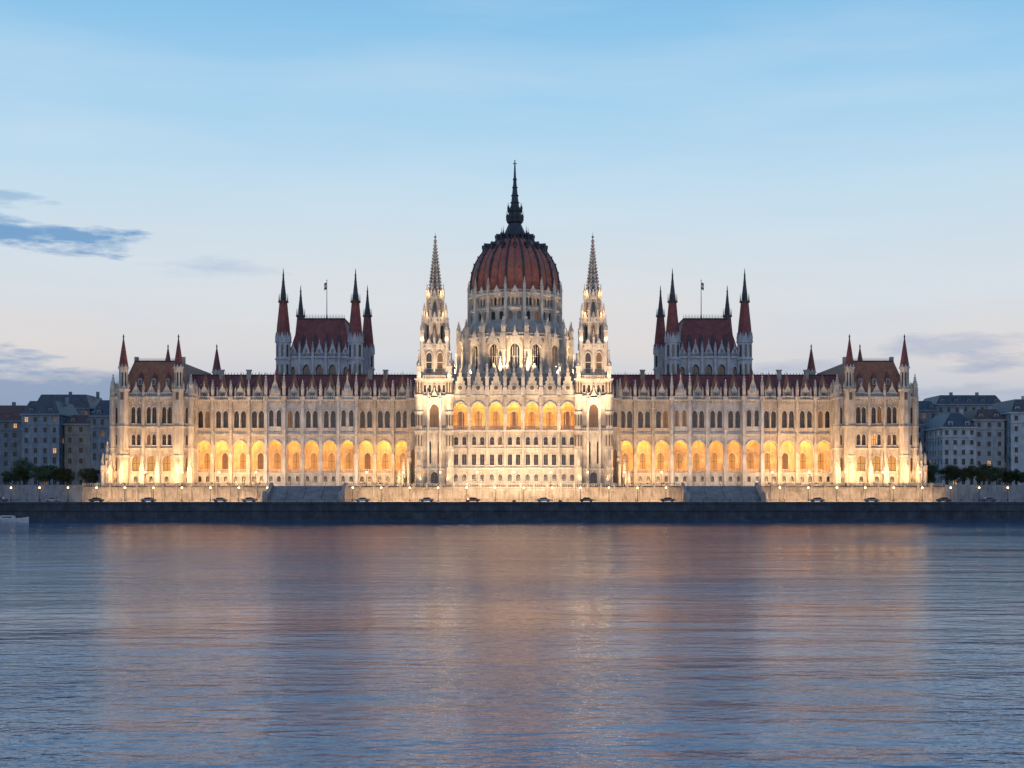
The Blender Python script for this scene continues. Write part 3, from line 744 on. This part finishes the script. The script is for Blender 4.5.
# ------------------------------------------------------------------ trees
LEAF,nt,bs=newmat('foliage')
n=noise(nt,.6,3); r=ramp(nt,n.outputs[0],[(.3,(.02,.035,.015)),(.7,(.06,.085,.03))]); nt.links.new(r.outputs[0],bs.inputs['Base Color']); bs.inputs['Roughness'].default_value=.8
def treemesh(h,seed):
    rnd=random.Random(seed); b=Bd()
    b.fr(0,0,0,h*.35,.28,.18,8,BARK)
    cl=[]
    for i in range(12):
        a=rnd.uniform(0,6.28); rr=rnd.uniform(.4,1)*h*.32; z=h*rnd.uniform(.32,.85)
        cl.append((rr*math.cos(a),rr*math.sin(a),z,h*rnd.uniform(.12,.2)))
    cl.append((0,0,h*.85,h*.14))
    for (x,y,z,r) in cl:
        p0=Vector((0,0,h*.28)); p1=Vector((x,y,z)); d=p1-p0
        q=d.to_track_quat('Z','Y').to_matrix().to_4x4()
        b.push(Matrix.Translation(p0)@q); b.fr(0,0,0,d.length,.11,.03,5,BARK); b.pop()
        for j in range(200):
            v=Vector((rnd.gauss(0,1),rnd.gauss(0,1),rnd.gauss(0,.8))); v.normalize(); v*=r*rnd.uniform(.45,1.15)
            c=p1+v; e=rnd.uniform(.16,.34)
            u=Vector((rnd.gauss(0,1),rnd.gauss(0,1),rnd.gauss(0,1))).normalized(); w=u.orthogonal().normalized()
            b.add([(c-u*e)[:],(c+w*e*.6)[:],(c+u*e)[:],(c-w*e*.6)[:]],[(0,1,2,3)],LEAF)
    return b
tm=[treemesh(9,1),treemesh(8,2),treemesh(10,3)]
tmesh=[]
tpos=[]
for s in (-1,1):
    for i in range(24): tpos.append((s*(136+i*3.1+random.uniform(-1.2,1.2)),random.uniform(-6,14)))
for i,(x,y) in enumerate(tpos):
    if len(tmesh)<3: o=tm[len(tmesh)].done('tree'); tmesh.append(o.data)
    else: o=bpy.data.objects.new('tree',random.choice(tmesh)); scene.collection.objects.link(o)
    o.location=(x,y,10.9); o.rotation_euler=(0,0,random.uniform(0,6)); s=random.uniform(.6,1.0); o.scale=(s,s,s*random.uniform(.8,1.0))

# ------------------------------------------------------------------ neighbouring buildings
def plaster(name,c): return stone_mat(name,c,tuple(v*.75 for v in c),tuple(v*1.15 for v in c),.04)
PL=[plaster('plaster_%d'%i,c) for i,c in enumerate(((.21,.25,.31),(.33,.35,.38),(.16,.19,.24),(.44,.46,.50),(.30,.27,.25)))]
BLUEROOF=roof_mat('slate_roof',(0.04,0.05,0.07),(0.08,0.09,0.12),0.5)
TILER=roof_mat('old_tile_roof',(0.08,0.045,0.045),(0.13,0.075,0.07),0.6)
def apt(xa,xb,y,dp,zt,fl,mat,roofh=4,rmat=None,sp=3.4,q=0,ix=2.5):
    b=Bd(); b.sub={STONE2:mat}; rmat=rmat or BLUEROOF; z0=10.9; fh=(zt-z0)/fl
    faces=[(Matrix.Identity(4)@T((xa+xb)/2,y),xb-xa),(T(xb,y+dp/2)@Rz(90),dp),(T(xa,y+dp/2)@Rz(-90),dp)]
    for M,L in faces:
        b.push(M); n=max(2,int(L/sp)); d=L/n
        for f in range(fl):
            z=z0+f*fh
            b.aw(-L/2,L/2,z,z+fh,0,.3,[(-L/2+d*(i+.5),1.25,z+fh*.24,z+fh*.7,q if f in (0,2) else 0) for i in range(n)],mat,gmix(.03,.06),hood=.12)
            if f in (1,fl-1): b.box(-L/2,L/2,-.3,.1,z-.15,z+.15,mat)
        b.box(-L/2-.4,L/2+.4,-.6,.3,zt-.5,zt+.1,mat)
        b.pop()
    b.hip(xa-.2,xb+.2,y-.2,y+dp,zt+.1,zt+roofh,ix,ix,rmat)
    n=int((xb-xa)/5)
    for i in range(n):
        c=xa+(xb-xa)*(i+.5)/n
        b.box(c-.8,c+.8,y+.4,y+3,zt+.3,zt+2.2,mat); b.box(c-.5,c+.5,y+.36,y+.399,zt+.6,zt+1.8,GLASS); b.tri(c-1,c+1,y+.3,y+3,zt+2.2,zt+3,rmat)
        if i%2: b.box(c+1.6,c+2.8,y+dp*.5,y+dp*.5+1,zt+roofh-1,zt+roofh+2,mat)
    b.done('apartment_building')
apt(-183,-169,62,24,38,7,PL[0],5,None,3.0,1); apt(-168.4,-156,66,24,34.5,6,PL[4],3.5,TILER,3.6); apt(-155.4,-138,56,26,37,6,PL[0],5.5,BLUEROOF,2.9,1,5); apt(-215,-184,72,26,36,7,PL[2],6,TILER)
apt(-260,-218,66,26,35,7,PL[1],5); apt(-310,-264,80,26,38,7,PL[0],5)
apt(146,158,80,24,35,6,PL[0],4,TILER); apt(158.6,171,60,26,33,6,PL[3],5.5,None,3.1,1,4.5); apt(171.6,183,64,26,36,7,PL[1],4,TILER); apt(184,214,60,26,38.5,7,PL[3],5,None,3.7,1); apt(218,262,70,26,36,7,PL[1],5)
apt(266,312,80,26,38,7,PL[0],5); apt(150,176,120,26,43,7,PL[2],4); apt(178,206,128,26,46,8,PL[0],4); apt(-178,-150,130,26,43,7,PL[0],5); apt(-206,-182,138,26,45,7,PL[2],6)

# ------------------------------------------------------------------ motorboat
b=Bd()
H=[(-5,0.9,1.1),(-2,1.5,1.05),(2,1.5,1.15),(4.5,.8,1.4),(6,0.02,1.65)]
vs=[]
for x,w,z in H: vs+= [(x,-w,z),(x,-w*.6,-.3),(x,w*.6,-.3),(x,w,z)]
fs=[]
for i in range(len(H)-1):
    o=i*4; fs+=[(o,o+1,o+5,o+4),(o+1,o+2,o+6,o+5),(o+2,o+3,o+7,o+6),(o+3,o,o+4,o+7)]
fs.append((0,3,2,1))
WH=flat('boat_white',(.5,.5,.52),.4)
b.add(vs,fs,WH); b.hip(-2.5,2,-1.05,1.05,1.1,2.0,.5,.15,WH); b.box(-1.8,1.3,-1.07,1.07,1.35,1.75,GLASS)
o=b.done('motorboat'); o.location=(-150,-37,0)

# ------------------------------------------------------------------ river
b=Bd()
WAT,nt,bs=newmat('river_water')
b.add([(-2500,-900,0),(2500,-900,0),(2500,-28,0),(-2500,-28,0)],[(0,1,2,3)],WAT); b.done('river_water')
bs.inputs['IOR'].default_value=1.45; bs.inputs['Roughness'].default_value=.08
bs.inputs['Specular Tint'].default_value=(.90,.98,1.0,1)
cn=noise(nt,.03,4,sc3=(.3,1,1)); cr=ramp(nt,cn.outputs[0],[(.35,(.001,.06,.14)),(.65,(.003,.105,.22))]); nt.links.new(cr.outputs[0],bs.inputs['Base Color'])
n1=noise(nt,.08,3,sc3=(.3,1,1)); n2=noise(nt,.34,4,sc3=(.35,1,1)); n3=noise(nt,1.2,4,sc3=(.6,1,1))
pt=noise(nt,.022,4,sc3=(.3,1,1))
pr=ramp(nt,pt.outputs[0],[(.38,(.4,.4,.4)),(.62,(1,1,1))])
def mul(a,v):
    m=nd(nt,'ShaderNodeMath',operation='MULTIPLY'); nt.links.new(a,m.inputs[0])
    if hasattr(v,'links'): nt.links.new(v,m.inputs[1])
    else: m.inputs[1].default_value=v
    return m.outputs[0]
def addn(a,c):
    m=nd(nt,'ShaderNodeMath',operation='ADD'); nt.links.new(a,m.inputs[0]); nt.links.new(c,m.inputs[1]); return m.outputs[0]
h=addn(addn(mul(n1.outputs[0],.45),mul(mul(n2.outputs[0],.30),pr.outputs[0])),mul(mul(n3.outputs[0],.17),pr.outputs[0]))
bp=nd(nt,'ShaderNodeBump'); bp.inputs['Strength'].default_value=1; bp.inputs['Distance'].default_value=1.0
nt.links.new(h,bp.inputs['Height']); nt.links.new(bp.outputs[0],bs.inputs['Normal'])

# ------------------------------------------------------------------ world
w=bpy.data.worlds.new('World'); scene.world=w; w.use_nodes=True; nt=w.node_tree
bg=nt.nodes['Background']; out=nt.nodes['World Output']
tc=nd(nt,'ShaderNodeTexCoord'); sp=nd(nt,'ShaderNodeSeparateXYZ'); nt.links.new(tc.outputs['Generated'],sp.inputs[0])
def zz(p):
    t=(492-p)/F; return t/math.sqrt(1+t*t)
stops=[(0.0,lin((155,168,194))),(zz(400),lin((184,194,212))),(zz(350),lin((210,216,226))),(zz(300),lin((212,223,234))),(zz(200),lin((196,223,241))),(zz(100),lin((165,210,241))),(zz(0),lin((133,193,235))),(.6,lin((90,150,215))),(1,lin((70,122,190)))]
gr=ramp(nt,sp.outputs['Z'],stops)
def wn(scale,sc3,detail=5,loc=(0,0,0)):
    n=nd(nt,'ShaderNodeTexNoise'); n.inputs['Scale'].default_value=scale; n.inputs['Detail'].default_value=detail
    mp=nd(nt,'ShaderNodeMapping'); mp.inputs['Scale'].default_value=sc3; mp.inputs['Location'].default_value=loc
    nt.links.new(tc.outputs['Generated'],mp.inputs['Vector']); nt.links.new(mp.outputs[0],n.inputs['Vector']); return n
pz=ramp(nt,sp.outputs['Z'],[(0.05,(0,0,0)),(0.1,(1,1,1)),(.15,(.6,.6,.6)),(.24,(0,0,0))])
pn=wn(3,(1,1,3)); pnr=ramp(nt,pn.outputs[0],[(.35,(.25,.25,.25)),(.65,(1,1,1))])
pm=nd(nt,'ShaderNodeMath',operation='MULTIPLY'); nt.links.new(pz.outputs[0],pm.inputs[0]); nt.links.new(pnr.outputs[0],pm.inputs[1])
pm2=nd(nt,'ShaderNodeMath',operation='MULTIPLY'); nt.links.new(pm.outputs[0],pm2.inputs[0]); pm2.inputs[1].default_value=.5
col=mixc(nt,gr.outputs[0],lin((243,224,209)),pm2.outputs[0])
vn=wn(4,(1,1,7),6); vr=ramp(nt,vn.outputs[0],[(.45,(0,0,0)),(.85,(.3,.3,.3))])
col=mixc(nt,col,lin((226,235,243)),vr.outputs[0])
def patch(u,v,su,sv,lo,hi,scale,stren,colr,loc=(0,0,0)):
    """ellipse of cloud around a direction, edges broken by noise"""
    global col
    d=Vector((u,1,v)).normalized()
    def mm(op,a,b2):
        m=nd(nt,'ShaderNodeMath',operation=op)
        for i,q in enumerate((a,b2)):
            if hasattr(q,'links'): nt.links.new(q,m.inputs[i])
            else: m.inputs[i].default_value=q
        return m.outputs[0]
    dx=mm('DIVIDE',mm('SUBTRACT',sp.outputs['X'],d.x),su); dz=mm('DIVIDE',mm('SUBTRACT',sp.outputs['Z'],d.z),sv)
    r2=mm('ADD',mm('MULTIPLY',dx,dx),mm('MULTIPLY',dz,dz))
    fall=mm('MAXIMUM',mm('SUBTRACT',1.0,r2),-1.0)
    n=wn(scale,(1,1,5),8,loc); n.inputs['Roughness'].default_value=.62
    val=mm('ADD',mm('MULTIPLY',fall,.26),n.outputs[0])
    front=mm('GREATER_THAN',sp.outputs['Y'],0)
    val=mm('MULTIPLY',val,front)
    rr=ramp(nt,val,[(lo,(0,0,0)),(hi,(stren,)*3)])
    col=mixc(nt,col,colr,rr.outputs[0])
def pp(px,py): return (px-514)/F,(492-py)/F
cl=lin((114,160,206))
u,v=pp(76,241); patch(u,v,.056,.013,.55,.72,20,.95,cl)
u,v=pp(2,229); patch(u,v,.04,.011,.57,.76,20,.95,cl,(2,0,0))
u,v=pp(5,200); patch(u,v,.04,.007,.60,.8,20,.5,cl,(2,5,0))
u,v=pp(12,361); patch(u,v,.045,.011,.54,.72,22,.9,lin((142,168,202)),(4,0,1))
u,v=pp(215,268); patch(u,v,.07,.010,.58,.85,16,.55,lin((170,190,220)),(1,3,0))
u,v=pp(940,345); patch(u,v,.08,.012,.55,.8,16,.6,lin((165,178,206)),(5,0,0))
u,v=pp(1000,362); patch(u,v,.06,.009,.55,.8,16,.75,lin((150,168,200)),(7,0,0))
u,v=pp(800,368); patch(u,v,.05,.008,.56,.8,16,.55,lin((165,178,205)),(8,0,2))
u,v=pp(0,398); patch(u,v,.26,.020,.48,.66,8,.85,lin((132,155,190)),(7,1,0))
u,v=pp(1040,400); patch(u,v,.20,.016,.55,.78,8,.65,lin((145,163,196)),(9,1,0))
sky=nd(nt,'ShaderNodeTexSky'); sky.sky_type='NISHITA'; sky.sun_disc=False; sky.sun_elevation=R(2); sky.sun_rotation=R(180)
ms=nd(nt,'ShaderNodeVectorMath',operation='SCALE'); nt.links.new(sky.outputs[0],ms.inputs[0]); ms.inputs['Scale'].default_value=.01
ad=nd(nt,'ShaderNodeVectorMath',operation='ADD'); nt.links.new(col,ad.inputs[0]); nt.links.new(ms.outputs[0],ad.inputs[1])
nt.links.new(ad.outputs[0],bg.inputs['Color']); bg.inputs['Strength'].default_value=.96

sl=bpy.data.lights.new('sun','SUN'); sl.energy=.2; sl.angle=R(25); sl.color=(1,.9,.85)
so=bpy.data.objects.new('sun',sl); scene.collection.objects.link(so); so.rotation_euler=(R(84),0,0)

# ------------------------------------------------------------------ camera
cd=bpy.data.cameras.new('camera'); cam=bpy.data.objects.new('camera',cd); scene.collection.objects.link(cam)
cd.sensor_width=36; cd.lens=F/1024*36; cam.location=(0,-CAMD,9); cam.rotation_euler=(R(90),0,0)
cd.shift_y=(492-384)/1024; cd.shift_x=-2/1024; cd.clip_end=8000; cd.clip_start=.5
scene.camera=cam
